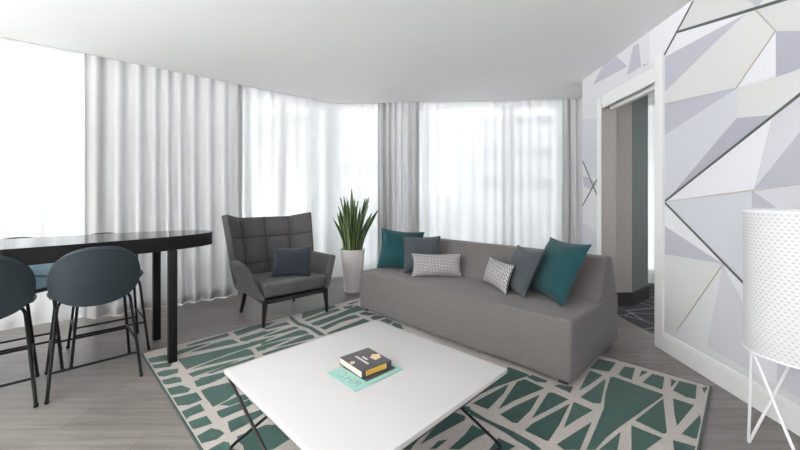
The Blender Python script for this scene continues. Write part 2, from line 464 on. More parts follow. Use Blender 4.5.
# baseboard, near stretch: moulded profile swept along the wall
bm = newbm(); prof = [(0, 0), (.016, 0), (.016, .120), (.012, .132), (.012, .142), (.006, .150), (0, .152)]
for y0, y1 in ((REAR, Y_J0),):
    ra = [bm.verts.new(O0 + aR * along(y0) - bR * d + Vector((0, 0, z))) for d, z in prof]
    rb = [bm.verts.new(O0 + aR * along(y1) - bR * d + Vector((0, 0, z))) for d, z in prof]
    for i in range(len(prof) - 1): bm.faces.new([ra[i], rb[i], rb[i + 1], ra[i + 1]])
    bm.faces.new(rb); bm.faces.new(ra[::-1])
struct('baseboard_right', bm, M['trim'], label='tall white baseboard under the faceted wallpaper')
bm = newbm(); obox(bm, O0, aR, bR, along(Y_J1), along(Y_END), -.014, 0, 0, .15)
struct('baseboard_far', bm, M['trim'], label='white baseboard on the wall behind the sofa end')
# casing and header of the opening
bm = newbm(); obox(bm, O0, aR, bR, along(2.889), along(Y_J0) + .004, -.018, 0, 0, 2.46); obox(bm, O0, aR, bR, along(Y_J0), along(Y_J0) + .006, 0, TH, 0, 2.40)
struct('trim_1', bm, M['trim'], label='white casing on the near side of the doorway')
bm = newbm(); obox(bm, O0, aR, bR, along(Y_J1), along(Y_J1 + .085), -.008, 0, 0, 2.39)
struct('trim_2', bm, M['trim'], label='slim white casing on the far side of the doorway')
bm = newbm(); obox(bm, O0, aR, bR, along(Y_J0) + .006, along(Y_J1), .004, .03, 2.26, 2.40)
obox(bm, O0, aR, bR, along(Y_J0) + .006, along(Y_J1), .03, TH, 2.30, 2.40)
struct('trim_3', bm, M['trim'], label='white header board across the doorway')
bm = newbm(); obox(bm, O0, aR, bR, along(Y_J0) + .006, along(Y_J1) - .012, .085, .13, 2.235, 2.30)
struct('trim_4', bm, M['trim'], label='white sliding door track under the doorway header')
bm = newbm(); obox(bm, O0, aR, bR, along(Y_J1) - .008, along(Y_J1), .0, TH, 0, 2.30)
struct('trim_5', bm, M['taupe'], label='taupe jamb lining of the doorway')

# ---- room beyond the doorway
bm = newbm(); box(bm, 2.335, 5.3, 1.9, 6.2, -.1, .0)
struct('floor_bedroom', bm, M['carpet'], label='dark carpet with thin pale lines beyond the doorway')
pil = [(2.425, 4.09), (2.71, 4.09), (3.146, 4.44), (3.146, 5.3), (2.86, 5.3), (2.425, 4.42)]
bm = newbm(); prism(bm, pil, 0, CEIL, 0)
bm.faces.ensure_lookup_table()
for f in bm.faces:
    c = f.calc_center_median()
    if c.x > 2.8 and c.y < 4.9 and .1 < c.z < 2.6: f.material_index = 1
struct('wall_bedroom', bm, [M['taupe'], M['greygreen']], label='taupe and grey green wall corner seen through the doorway')
bm = newbm(); pb = [(2.425, 4.075), (2.715, 4.075), (3.16, 4.43), (3.16, 5.3), (3.146, 5.3), (3.146, 4.44), (2.71, 4.09), (2.425, 4.09)]
prism(bm, pb, .002, .16)
struct('baseboard_bedroom', bm, M['charcoal'], label='dark charcoal baseboard beyond the doorway')
bm = newbm(); box(bm, 5.2, 5.36, 1.9, 6.0, 0, CEIL); box(bm, 2.3, 5.36, 1.84, 2.0, 0, CEIL)
struct('wall_bedroom_far', bm, M['white_wall'], label='white outer walls of the room beyond the doorway')

# ------------------------------------------------------------------ curtains
def curtain(name, path, mat, label, wave=.13, amp=.045, z0=.007, z1=POCK - .012, group=None, seed=1, hemmat=None, cat='curtain', rows=14):
    """path: function s->(point, outward normal), total length L"""
    fn, L = path
    rnd = random.Random(seed)
    # irregular folds: cumulative phase
    n = int(L / .012); ph = 0; phs = []
    k = 1 / wave
    seeds = [rnd.uniform(0, 100) for _ in range(3)]
    for i in range(n + 1):
        s = L * i / n
        loc = k * (1 + .55 * noise.noise((s * 2.2, seeds[0], 0)))
        ph += loc * 2 * PI * (L / n); phs.append(ph)
    bm = newbm(); grid = []
    for j in range(rows + 1):
        t = j / rows; z = z1 + (z0 - z1) * t
        row = []
        for i in range(n + 1):
            s = L * i / n
            p, nn = fn(s)
            a = amp * (.55 + .45 * min(1, t * 1.6)) * (.75 + .5 * noise.noise((s * 1.7, seeds[1], 0)))
            sw = noise.noise((s * 1.3, t * 1.1, seeds[2])) * .9 * t
            w = math.sin(phs[i] + sw)
            w = math.copysign(abs(w) ** .8, w)
            q = p + nn * (a * w) + Vector((0, 0, z))
            row.append(bm.verts.new(q))
        grid.append(row)
    for j in range(rows):
        for i in range(n):
            bm.faces.new([grid[j][i], grid[j + 1][i], grid[j + 1][i + 1], grid[j][i + 1]])
    o = empty(name, fn(L / 2)[0], label, cat, group)
    c = link('cloth', bm, mat, o, True, angle=180)
    c.location = -fn(L / 2)[0]
    # weighted hem band at the foot and heading tape at the top
    for nm, za, zb, jj in (('hem', z0 + .001, z0 + .09, rows), ('heading_tape', z1 - .06, z1, 0)):
        bm = newbm(); ra = []; rb = []
        for i in range(n + 1):
            v = None
            s = L * i / n; p, nn = fn(s)
            t = 1.0 if jj else 0.0
            a = amp * (.55 + .45 * min(1, t * 1.6)) * (.75 + .5 * noise.noise((s * 1.7, seeds[1], 0)))
            w = math.sin(phs[i] + noise.noise((s * 1.3, t * 1.1, seeds[2])) * .9 * t); w = math.copysign(abs(w) ** .8, w)
            q = p + nn * (a * w - .003)
            ra.append(bm.verts.new(q + Vector((0, 0, za)))); rb.append(bm.verts.new(q + Vector((0, 0, zb))))
        for i in range(n): bm.faces.new([ra[i], ra[i + 1], rb[i + 1], rb[i]])
        h = link(nm, bm, mat, o, True, angle=180); h.location = -fn(L / 2)[0]
    return o
def straight(o, d, n, l0, l1, off=0):
    return (lambda s: (o + d * (l0 + s) + n * off, n)), l1 - l0
def cornerpath(t0, s1, rad=.35, off=0):
    # left line from t0 to the corner, rounded, then along the back line to s1
    cutL = rad * math.tan(.5 * (dL.angle(dB)))
    c0 = CORNER - dL * cutL; c1 = CORNER + dB * cutL
    A1 = (c0 - AL).dot(dL) - t0
    arc = cutL * 1.8
    sb0 = (c1 - AB).dot(dB)
    L = A1 + arc + (s1 - sb0)
    def fn(s):
        if s < A1: return AL + dL * (t0 + s) + nL * off, nL
        if s < A1 + arc:
            t = (s - A1) / arc
            p = c0 * (1 - t) ** 2 + CORNER * 2 * t * (1 - t) + c1 * t * t
            nn = (nL * (1 - t) + nB * t).normalized()
            return p + nn * off, nn
        return AB + dB * (sb0 + s - A1 - arc) + nB * off, nB
    return fn, L
G = 'sheer curtains on the ceiling tracks'
curtain('sheer_curtain', straight(AL, dL, nL, -2.35, tpx(100, AL, dL), .19), M['sheer'], 'white sheer curtain behind the bar table, left of the thick drape', .17, .015, seed=3, group=G)
curtain('sheer_curtain', cornerpath(tpx(236, AL, dL), tpx(392, AB, dB), off=.19), M['sheer'], 'white sheer curtain round the room corner behind the armchair and plant', .17, .015, seed=5, group=G)
curtain('sheer_curtain', straight(AB, dB, nB, tpx(408, AB, dB), tpx(576, AB, dB), .19), M['sheer'], 'white sheer curtain across the window behind the sofa back', .17, .015, seed=8, group=G)
G = 'lined drapes on the ceiling tracks'
curtain('drape', straight(AL, dL, nL, tpx(84, AL, dL), tpx(245, AL, dL), .08), M['drape'], 'wide pale grey drape between the bar table and the armchair', .15, .062, seed=11, group=G)
curtain('drape', straight(AB, dB, nB, tpx(377, AB, dB), tpx(419, AB, dB), .08), M['drape'], 'narrow pale grey drape behind the teal cushion at the sofa far end', .12, .05, seed=13, group=G)
curtain('drape', straight(AB, dB, nB, tpx(565, AB, dB), tpx(588, AB, dB), .08), M['drape'], 'pale grey drape bunched against the end of the papered wall', .11, .05, seed=17, group=G)
curtain('sheer_curtain', straight(AB, dB, nB, 4.13, 5.9, .10), M['sheer'], 'sheer curtain seen through the doorway in the next room', .17, .015, seed=21)

# ------------------------------------------------------------------ outside
def building(name, x0, x1, y0, y1, z0, z1, label, mat, fx=6, fz=5, balc=False):
    o = empty(name, ((x0 + x1) / 2, (y0 + y1) / 2, z0), label, 'building')
    c = Vector(o.location)
    bm = newbm(); box(bm, x0 - c.x, x1 - c.x, y0 - c.y, y1 - c.y, 0, z1 - z0); link('facade', bm, mat, o, False)
    for i in range(fx):
        for j in range(fz):
            w = (x1 - x0) / fx; h = (z1 - z0) / fz
            bm = newbm(); a = x0 + w * (i + .22) - c.x; zz = h * (j + .3)
            box(bm, a, a + w * .56, y0 - c.y - .08, y0 - c.y - .002, zz, zz + h * .45); link('window', bm, M['bldgwin'], o, False)
    if balc:
        for j in range(fz):
            h = (z1 - z0) / fz
            bm = newbm(); box(bm, x0 - c.x, x1 - c.x, y0 - c.y - 1.2, y0 - c.y - .1, h * j, h * j + .9); link('balcony', bm, M['bldg2'], o, False)
building('apartment_building', 6.6, 13.5, 30, 40, -12, 19.0 - 10, 'pale apartment block with balconies seen through the back sheer curtain', M['bldg'], 3, 8, True)
building('low_building', .6, 6.5, 16, 20, -10, 1.45, 'low grey building beyond the window behind the sofa', M['bldg2'], 5, 3)
building('office_building', -8, -1.5, 30, 40, -12, 5, 'grey building seen faintly through the corner sheer curtain', M['bldg'], 5, 6)
building('tall_building', -46, -33, 30, 40, -12, 10, 'pale building seen faintly through the sheer curtain by the bar table', M['bldg'], 5, 6)

# ------------------------------------------------------------------ rug
RL = P(141, 354.7, 0); RR = P(712, 387.8, 0)
da = (RR - RL).dot(U); db = -(RR - RL).dot(V)
RT = .012
rug = empty('rug', RL + U * da / 2 - V * db / 2, 'large green and cream area rug of irregular lines under the coffee table', 'rug')
rc = Vector(rug.location)
def rug_local(p):
    a = (p - RL).dot(U); b = -(p - RL).dot(V)
    return a, b
def rug_world(a, b, z): return RL + U * a - V * b + Vector((0, 0, z)) - rc
bm = newbm()
obox(bm, RL - rc, U, -V, .012, da - .012, .012, db - .012, .001, RT, 0)
cells = []
def grow(pl, d):
    n = len(pl)
    area = sum(pl[i - 1].x * pl[i].y - pl[i].x * pl[i - 1].y for i in range(n))
    sg = 1 if area > 0 else -1
    out = []
    for i in range(n):
        e1 = (pl[i] - pl[i - 1]); e2 = (pl[(i + 1) % n] - pl[i])
        n1 = Vector((e1.y, -e1.x, 0)).normalized() * sg; n2 = Vector((e2.y, -e2.x, 0)).normalized() * sg
        m_ = n1 + n2
        k_ = min(1.6, 2 / max(.3, m_.length_squared)) if m_.length > .05 else 1
        out.append(pl[i] + m_ * (d * k_ * .5 * (2 if m_.length < .05 else 1)))
    return out
def px_cells(ox, oy, s, polys):
    d = .027 if oy == 340 and ox == 130 else (.018 if ox == 180 else (.011 if ox < 350 else .002))
    for pl in polys:
        cells.append(grow([P(ox + x / s, oy + y / s, RT) for x, y in pl], d))
px_cells(130, 340, 4.0875, [
 [(52, 92), (60, 82), (140, 64), (153, 70), (153, 82), (62, 98)],
 [(68, 118), (78, 110), (143, 97), (163, 98), (158, 108), (72, 123)],
 [(76, 150), (90, 143), (143, 127), (188, 121), (188, 134), (143, 147), (80, 158)],
 [(95, 184), (110, 175), (180, 156), (198, 158), (202, 170), (160, 178), (100, 192)],
 [(110, 220), (125, 212), (204, 191), (237, 203), (230, 212), (160, 226), (118, 232)],
 [(135, 262), (150, 250), (204, 236), (265, 221), (283, 246), (240, 262), (145, 285)],
 [(155, 326), (170, 316), (204, 302), (280, 270), (292, 290), (240, 310), (165, 345)],
 [(168, 378), (185, 364), (204, 356), (305, 320), (322, 342), (260, 362), (180, 384)],
 [(200, 438), (230, 418), (330, 368), (360, 375), (372, 384), (350, 402), (215, 452)],
])
px_cells(165, 310, 6.43, [
 [(140, 228), (270, 188), (400, 150), (408, 168), (300, 195), (150, 232)],
 [(70, 268), (200, 232), (300, 210), (240, 232), (75, 292)],
 [(155, 275), (300, 222), (400, 195), (435, 192), (470, 212), (300, 248)],
 [(88, 318), (300, 270), (460, 235), (643, 192), (643, 205), (540, 240), (400, 285), (140, 380)],
 [(160, 387), (300, 332), (520, 255), (550, 258), (572, 287), (400, 325), (250, 360)],
 [(155, 412), (200, 395), (480, 322), (400, 355), (180, 430)],
 [(270, 410), (400, 360), (570, 305), (575, 315), (400, 372), (300, 408)],
 [(220, 440), (370, 405), (380, 412), (360, 440), (300, 450)],
 [(440, 142), (560, 105), (625, 92), (625, 112), (470, 165)],
 [(480, 185), (643, 135), (643, 155), (520, 200), (490, 200)],
 [(585, 245), (643, 225), (643, 255), (600, 265)],
])
px_cells(240, 300, 7.5, [
 [(60, 205), (165, 180), (265, 165), (195, 195), (60, 238)],
 [(115, 258), (240, 232), (300, 215), (200, 258), (115, 285)],
 [(185, 218), (270, 190), (345, 168), (372, 185), (340, 190), (200, 224)],
 [(170, 278), (300, 235), (410, 202), (440, 212), (330, 245), (220, 272)],
 [(80, 318), (200, 290), (280, 268), (130, 330), (80, 345)],
 [(160, 328), (300, 280), (440, 228), (480, 228), (515, 250), (330, 290), (165, 338)],
 [(118, 360), (200, 335), (400, 285), (250, 345), (140, 384)],
 [(260, 362), (380, 310), (510, 262), (545, 265), (555, 285), (400, 325)],
 [(170, 405), (300, 362), (500, 312), (430, 335), (180, 415)],
 [(370, 125), (385, 125), (440, 170), (540, 205), (640, 265), (600, 268), (520, 215), (430, 188), (385, 150)],
])
px_cells(180, 360, 5, [
 [(78, 108), (120, 92), (222, 65), (228, 78), (140, 118), (92, 132)],
 [(113, 155), (150, 140), (235, 120), (262, 125), (275, 165), (230, 200), (170, 230), (155, 210), (140, 195)],
 [(210, 222), (300, 180), (330, 175), (335, 195), (250, 225)],
 [(193, 258), (230, 245), (340, 205), (355, 220), (300, 250), (215, 285), (200, 275)],
 [(248, 310), (300, 288), (400, 255), (410, 268), (330, 320), (262, 355), (252, 335)],
 [(295, 385), (345, 365), (430, 330), (470, 330), (540, 395), (470, 440), (430, 450), (330, 450), (325, 425), (300, 405)],
 [(150, 452), (215, 416), (235, 420), (252, 452), (230, 470)],
])
px_cells(300, 290, 8, [
 [(20, 186), (150, 150), (270, 125), (285, 135), (150, 185), (20, 232)],
 [(35, 244), (190, 185), (300, 152), (325, 162), (200, 205), (60, 252)],
 [(90, 268), (300, 195), (460, 125), (510, 160), (400, 190), (150, 285), (110, 284)],
 [(165, 302), (300, 245), (380, 215), (440, 200), (480, 215), (330, 255), (200, 318)],
 [(220, 346), (330, 300), (510, 232), (555, 250), (400, 300), (240, 350)],
 [(345, 137), (440, 120), (400, 146), (360, 150)],
 [(380, 113), (460, 90), (460, 97), (400, 117)],
 [(475, 190), (520, 175), (600, 195), (550, 205), (500, 200)],
 [(565, 222), (600, 207), (670, 215), (640, 230), (590, 240)],
 [(645, 246), (690, 232), (740, 250), (715, 273)],
 [(735, 280), (752, 262), (800, 280), (830, 318), (770, 300)],
])
px_cells(395, 400, 8, [
 [(20, 395), (300, 205), (200, 300), (120, 400)],
 [(200, 360), (290, 250), (460, 95), (560, 130), (560, 160), (420, 235)],
 [(430, 395), (560, 280), (620, 200), (680, 235), (760, 255), (640, 310), (520, 395)],
 [(280, 395), (350, 330), (420, 320), (330, 390)],
 [(500, 55), (520, 40), (600, 60), (600, 105), (540, 78)],
])
px_cells(470, 365, 5.29, [
 [(0, 235), (90, 290), (200, 340), (330, 410), (380, 450), (330, 452), (200, 368), (100, 312), (0, 264)],
 [(15, 205), (40, 190), (205, 102), (180, 150), (95, 235)],
 [(150, 237), (250, 90), (290, 77), (395, 125), (330, 150), (230, 192)],
 [(160, 262), (240, 217), (370, 157), (320, 240), (250, 308), (225, 305)],
 [(325, 285), (415, 147), (440, 147), (520, 182), (420, 235)],
 [(290, 347), (330, 312), (530, 204), (470, 320), (415, 403), (400, 400)],
 [(495, 335), (550, 197), (650, 240), (580, 280)],
 [(460, 422), (500, 395), (645, 302), (580, 450), (500, 450)],
 [(15, 175), (100, 118), (195, 40), (200, 10), (318, 55), (268, 72), (130, 120)],
 [(300, 65), (330, 55), (410, 85), (400, 95), (350, 90)],
 [(445, 112), (470, 105), (545, 120), (530, 150)],
 [(150, 387), (240, 430), (200, 452), (100, 452)],
])
px_cells(540, 340, 4.09, [
 [(160, 207), (200, 132), (210, 127), (255, 145), (200, 185)],
 [(165, 235), (265, 162), (268, 167), (248, 260), (220, 260)],
 [(205, 115), (240, 78), (310, 93), (285, 128), (270, 130)],
 [(288, 155), (302, 152), (400, 187), (500, 222), (504, 230), (370, 325), (320, 360), (270, 400), (225, 450), (190, 450), (225, 370), (262, 280), (268, 220)],
 [(320, 142), (345, 110), (388, 116), (375, 163), (340, 152)],
 [(405, 152), (418, 125), (440, 133)],
 [(420, 175), (460, 140), (508, 152), (500, 205), (460, 190)],
 [(535, 195), (537, 160), (558, 168)],
 [(545, 207), (570, 168), (640, 185), (636, 242), (600, 235)],
 [(545, 240), (630, 267), (560, 353), (550, 300)],
 [(390, 330), (504, 240), (518, 380), (505, 385)],
 [(580, 385), (655, 307), (662, 335), (640, 405), (625, 403)],
 [(375, 352), (500, 402), (430, 452), (375, 452)],
 [(240, 452), (330, 377), (315, 452)],
 [(545, 412), (635, 437), (630, 455), (550, 455)],
 [(663, 197), (680, 190), (690, 198), (672, 218)],
])
def inpoly(x, y, pl):
    c = False
    for i in range(len(pl)):
        x1, y1 = pl[i]; x2, y2 = pl[i - 1]
        if (y1 > y) != (y2 > y) and x < (x2 - x1) * (y - y1) / (y2 - y1) + x1: c = not c
    return c
table_px = [(230, 372), (371, 323), (498, 368), (351, 475)]
sofa_px = [(372, 300), (372, 312), (565, 383), (612, 335), (560, 290)]
rr = random.Random(4)
b = .12; row = 0
while b < db - .35:                                       # wedge rows where furniture stands on the rug
    a = .05
    while a < da - .2:
        w = rr.uniform(.09, .16)
        pl = [rug_world(a, b, RT) + rc, rug_world(a + w * .3, b, RT) + rc, rug_world(a + w * .62, b + .34, RT) + rc, rug_world(a + w * .02, b + .34, RT) + rc]
        if row % 2: pl = [rug_world(a + w * .1, b, RT) + rc, rug_world(a + w * .7, b, RT) + rc, rug_world(a + w * .35, b + .34, RT) + rc, rug_world(a + w * .2, b + .34, RT) + rc]
        ok = True
        for p in pl:
            if p.y < .3: continue
            x, y = pix(p)
            if not (y > 458 or x > 815 or x < -15 or inpoly(x, y, table_px) or inpoly(x, y, sofa_px)): ok = False
        if ok: cells.append(pl)
        a += w
    b += .42; row += 1
for i, pl in enumerate(cells):
    q = []
    for p in pl:
        a, b_ = rug_local(p)
        q.append(rug_world(min(max(a, .018), da - .018), min(max(b_, .018), db - .018), RT + .0008 + .0003 * (i % 8)))
    quad(bm, q, 1)
bmesh.ops.recalc_face_normals(bm, faces=bm.faces)
for f in bm.faces:
    if f.material_index == 1 and f.normal.z < 0: f.normal_flip()
link('pile', bm, [M['cream'], M['green']], rug, False)
bm = newbm()
for l0, l1, w0, w1 in ((0, da, 0, .014), (0, da, db - .014, db), (0, .014, .014, db - .014), (da - .014, da, .014, db - .014)):
    obox(bm, RL - rc, U, -V, l0, l1, w0, w1, .0005, RT - .0005)
link('binding', bm, M['rugedge'], rug, False)['label'] = 'dark green bound rug edge'

# ------------------------------------------------------------------ coffee table
TZ = .412
cL, cT, cR = P(223.8, 370, TZ), P(371, 320, TZ), P(506.7, 368.2, TZ)
cc = (cL + cR) / 2; hs = .25 * ((cT - cL).length + (cR - cT).length)
ct = empty('coffee_table', (cc.x, cc.y, RT), 'square white coffee table on crossed black rods in the middle of the rug', 'table', rz=UA)
h0 = TZ - RT
bm = newbm(); box(bm, -hs, hs, -hs, hs, h0 - .022, h0); bevel(bm, .0025, 2)
link('tabletop', bm, M['whitetop'], ct)
# rods in table axes: x along U (L->T), y along V (T is at +x,+y ; L -x,+y ; R +x,-y ; B -x,-y)
k = hs - .014
cor = {'L': (-k, k), 'T': (k, k), 'R': (k, -k), 'B': (-k, -k)}
def rodpts(seq, r):
    pts = []
    for c, top in seq:
        x, y = cor[c]; f = 1.0
        pts.append((x * f, y * f, h0 - .03 if top else .008))
    return fillet(pts, r)
for seq in ([('T', 1), ('L', 0), ('B', 1)], [('B', 1), ('R', 0), ('T', 1)], [('L', 1), ('B', 0)], [('R', 1), ('T', 0)]):
    bm = newbm(); tube(bm, rodpts(seq, .05), .0075, 10)
    link('rod', bm, M['blackmetal'], ct)
bm = newbm()
for a_, b_ in (('L', 'T'), ('T', 'R'), ('R', 'B'), ('B', 'L')):
    tube(bm, [(cor[a_][0], cor[a_][1], h0 - .030), (cor[b_][0], cor[b_][1], h0 - .030)], .0075, 8)
link('top_rail', bm, M['blackmetal'], ct)

# ------------------------------------------------------------------ magazine and book
def rect_from(pl, pb, pr):
    return pl, (pb - pl), (pr - pb)
m0, m1, m2 = P(328.7, 372.9, TZ + .004), P(355.4, 391.4, TZ + .004), P(403.5, 368.5, TZ + .004)
ax = (m2 - m1).normalized(); ay = Vector((-ax.y, ax.x, 0)); lm, wm_ = (m2 - m1).length, .228
mg = empty('magazine', (m1.x, m1.y, TZ), 'mint green magazine lying under the dark book on the white table', 'magazine', rz=math.atan2(ax.y, ax.x))
bm = newbm(); box(bm, 0, lm, 0, wm_, .0004, .0045); bevel(bm, .0006, 1); link('cover', bm, M['mint'], mg, False)
bm = newbm(); box(bm, .085, lm - .022, .028, wm_ - .01, .0045, .005); link('cover_photo', bm, M['photoink'], mg, False)['label'] = 'dark cover picture'
# masthead: tall outlined capitals running along the left margin
bm = newbm()
def stroke(bm, pts, z, w=.0035, org=(0, 0), ux=(1, 0), uy=(0, 1), h=.0004):
    for a, b in zip(pts, pts[1:]):
        pa = Vector((org[0] + a[0] * ux[0] + a[1] * uy[0], org[1] + a[0] * ux[1] + a[1] * uy[1], z))
        pb_ = Vector((org[0] + b[0] * ux[0] + b[1] * uy[0], org[1] + b[0] * ux[1] + b[1] * uy[1], z))
        d = (pb_ - pa).normalized(); s = Vector((-d.y, d.x, 0)) * w / 2; up = Vector((0, 0, h))
        hexa(bm, [pa - s, pb_ - s, pb_ + s, pa + s, pa - s + up, pb_ - s + up, pb_ + s + up, pa + s + up])
gl = {'W': [[(0, 1), (.25, 0), (.5, .7), (.75, 0), (1, 1)]], 'H': [[(0, 0), (0, 1)], [(.8, 0), (.8, 1)], [(0, .5), (.8, .5)]], 'C': [[(.8, .85), (.5, 1), (.15, .85), (0, .5), (.15, .15), (.5, 0), (.8, .15)]]}
for i, ch in enumerate('WHC'):
    for st in gl[ch]:
        stroke(bm, [(x * .04, y * .042) for x, y in st], .0045, .005, (.065, .03 + .055 * i), (0, 1), (-1, 0))
link('masthead', bm, M['mintink'], mg, False)['label'] = 'grey masthead lettering'
zb0 = TZ + .0055; bt = .034
q0, q1, q2 = P(338, 358.8, zb0 + bt), P(361.9, 371.8, zb0 + bt), P(391.5, 360.3, zb0 + bt)
ax = (q2 - q1).normalized(); ay = Vector((-ax.y, ax.x, 0)); lb, wb = (q2 - q1).length, .5 * ((q1 - q0).length + .205)
bk = empty('book', (q1.x, q1.y, zb0), 'thick dark hardback book with gold pages on top of the mint magazine', 'book', rz=math.atan2(ax.y, ax.x))
bm = newbm(); box(bm, .004, lb - .010, .004, wb - .003, .003, bt - .003); link('pages', bm, M['foam'], bk, False)['label'] = 'cream page block'
bm = newbm(); box(bm, 0, lb, 0, wb, bt - .003, bt); box(bm, 0, lb, 0, wb, 0, .003); box(bm, lb - .004, lb, 0, wb, .003, bt - .003)
box(bm, 0, .022, 0, .004, .003, bt - .003); box(bm, lb - .03, lb - .004, 0, .004, .003, bt - .003)
cov = link('cover', bm, M['bookblack'], bk, False)
bm = newbm(); box(bm, .03, lb - .035, .001, .004, .006, bt - .004); link('gold_edge', bm, M['gold'], bk, False)['label'] = 'gold printed edge'
bm = newbm()
for (x, y, w, h) in ((.085, .085, .012, .05), (.062, .045, .011, .118)):   # two blurred title lines
    n_ = int(h / .011)
    for i in range(n_): box(bm, x, x + w, y + i * .011, y + i * .011 + .0085, bt, bt + .0004)
link('title', bm, M['inkwhite'], cov, False)['label'] = 'white title lettering'
for (cx_, cy_, r_) in ((lb - .035, .085, .028), (.016, .105, .014)):
    bm = newbm()
    pts = [(cx_ + r_ * (1 + .13 * math.sin(5 * t) + .1 * math.sin(2 * t)) * math.cos(t), cy_ + r_ * (1 + .13 * math.sin(5 * t) + .1 * math.sin(2 * t)) * math.sin(t)) for t in [2 * PI * i / 40 for i in range(40)]]
    prism(bm, [(min(lb - .001, max(.001, x)), y) for x, y in pts], bt, bt + .0004)
    link('flower_print', bm, M['petal'], cov, False)['label'] = 'pale gold flower print'

# ------------------------------------------------------------------ sofa
SA = Vector((-.692, .722, 0)).normalized(); SE = Vector((SA.y, -SA.x, 0))      # along the seat, towards the back
S0 = Vector((1.11, 2.271, 0)); SL, SD = 2.265, 1.06
sofa = empty('sofa', S0 + SA * SL / 2 + SE * SD / 2, 'long low grey fabric sofa standing on the rug edge', 'sofa', rz=math.atan2(SA.y, SA.x))
def sl(a, e, z): return (a - SL / 2, -(e - SD / 2), z)                       # sofa frame: x along SA, -y towards the back
bm = newbm()
nseg = 12; top = .45
prof = [(0, .05), (0, top - .012), (.012, top), (SD - .01, top + .0), (SD, top - .012), (SD, .05)]
hexa(bm, [sl(0, 0, .038), sl(SL, 0, .038), sl(SL, SD, .038), sl(0, SD, .038), sl(0, .012, top), sl(SL, .012, top), sl(SL, SD, top), sl(0, SD, top)])
bevel(bm, .028, 4)
link('seat_base', bm, M['sofa'], sofa)
bm = newbm()
hexa(bm, [sl(.005, .585, top - .004), sl(SL - .005, .585, top - .004), sl(SL - .005, SD - .012, top - .004), sl(.005, SD - .012, top - .004),
          sl(.03, .835, .765), sl(SL - .03, .835, .765), sl(SL - .03, SD - .06, .765), sl(.03, SD - .06, .765)])
bevel(bm, .022, 4)
bk_rest = link('backrest', bm, M['sofa'], sofa)
bm = newbm(); z = top + .002
pts = [sl(.008, .592, z), sl(SL - .008, .592, z)]
tube(bm, pts, .004, 8); tube(bm, [sl(.006, .592, z), sl(.006, SD - .02, z)], .004, 8)
link('piping', bm, M['sofa'], bk_rest)
for a in (.07, SL - .07):
    for e_ in (.07, SD - .07):
        bm = newbm(); x, y, _ = sl(a, e_, 0); box(bm, x - .03, x + .03, y - .03, y + .03, RT, .040); bevel(bm, .004, 2)
        link('foot', bm, M['blackwood'], sofa)

# ------------------------------------------------------------------ cushions
def cushion_bm(w, h, t, n=18, uvscale=1.0, sag=.10):
    bm = newbm(); uvl = bm.loops.layers.uv.new('UVMap')
    def pt(u, v, sgn):
        x = w / 2 * u * (1 - sag * (1 - v * v) * abs(u)); z = h / 2 * v * (1 - sag * (1 - u * u) * abs(v))
        th = t / 2 * ((1 - abs(u) ** 2.6) * (1 - abs(v) ** 2.6)) ** .62
        th *= 1 + .06 * noise.noise((u * 2.1, v * 2.1, 3.1 * sgn + w))
        return Vector((x, sgn * max(th, .004), z + h / 2))
    for sgn in (-1, 1):
        g = [[bm.verts.new(pt(-1 + 2 * i / n, -1 + 2 * j / n, sgn)) for i in range(n + 1)] for j in range(n + 1)]
        for j in range(n):
            for i in range(n):
                vs = [(i, j), (i + 1, j), (i + 1, j + 1), (i, j + 1)]
                if sgn > 0: vs = vs[::-1]
                f = bm.faces.new([g[b_][a_] for a_, b_ in vs])
                for lp, (a_, b_) in zip(f.loops, vs): lp[uvl].uv = (w * a_ / n * uvscale, h * b_ / n * uvscale)
        if sgn < 0: g0 = g
    for i in range(n):
        for a_, b_ in (((0, i), (0, i + 1)), ((n, i), (n, i + 1)), ((i, 0), (i + 1, 0)), ((i, n), (i + 1, n))):
            try: bm.faces.new([g0[a_[1]][a_[0]], g0[b_[1]][b_[0]], g[b_[1]][b_[0]], g[a_[1]][a_[0]]])
            except ValueError: pass
    bmesh.ops.recalc_face_normals(bm, faces=bm.faces)
    return bm
def cushion(px_a, px_b, zs, w, h, t, lean, mat, label, roll=0, group='cushions on the sofa', shift=(0, 0), scale_dir=None):
    """stands on height zs along the line from photo point a to b, leaning back by `lean` degrees"""
    A = P(*px_a, zs); B = P(*px_b, zs)
    d = (B - A).normalized(); mid = (A + B) / 2
    o = empty('cushion', (mid.x + shift[0], mid.y + shift[1], zs + .004), label, 'cushion', group)
    rz = math.atan2(d.y, d.x)
    o.rotation_euler = (-math.radians(lean), math.radians(roll), rz)
    c = link('cover', cushion_bm(w, h, t), mat, o, True, angle=180)
    # zip / piping seam round the edge
    bm = newbm(); n = 40; ring = []
    sag = .10
    for k_ in range(4 * n):
        s = k_ / n; e_ = int(s); q = 2 * (s - e_) - 1
        u, v = ((q, -1), (1, q), (-q, 1), (-1, -q))[e_]
        ring.append(Vector((w / 2 * u * (1 - sag * (1 - v * v) * abs(u)), 0, h / 2 * v * (1 - sag * (1 - u * u) * abs(v)) + h / 2)))
    tube(bm, ring + [ring[0]], .0032, 6)
    link('seam', bm, mat, o)
    return o
ST = .452
cushion((377, 270), (421, 270.5), ST, .50, .46, .16, 20, M['teal'], 'teal square cushion at the far left end of the sofa, behind the slate one', roll=5)
cushion((403, 273.6), (442, 273.3), ST, .42, .40, .13, 16, M['slate'], 'slate grey square cushion between the left teal cushion and the patterned one')
cushion((411.5, 276.8), (462, 277.3), ST, .52, .235, .11, 14, M['lattice'], 'grey and white patterned lumbar cushion at the left end of the sofa')
cushion((482.5, 281), (506, 295), ST, .50, .25, .11, 18, M['lattice'], 'grey and white patterned lumbar cushion near the right end, left of the slate one')
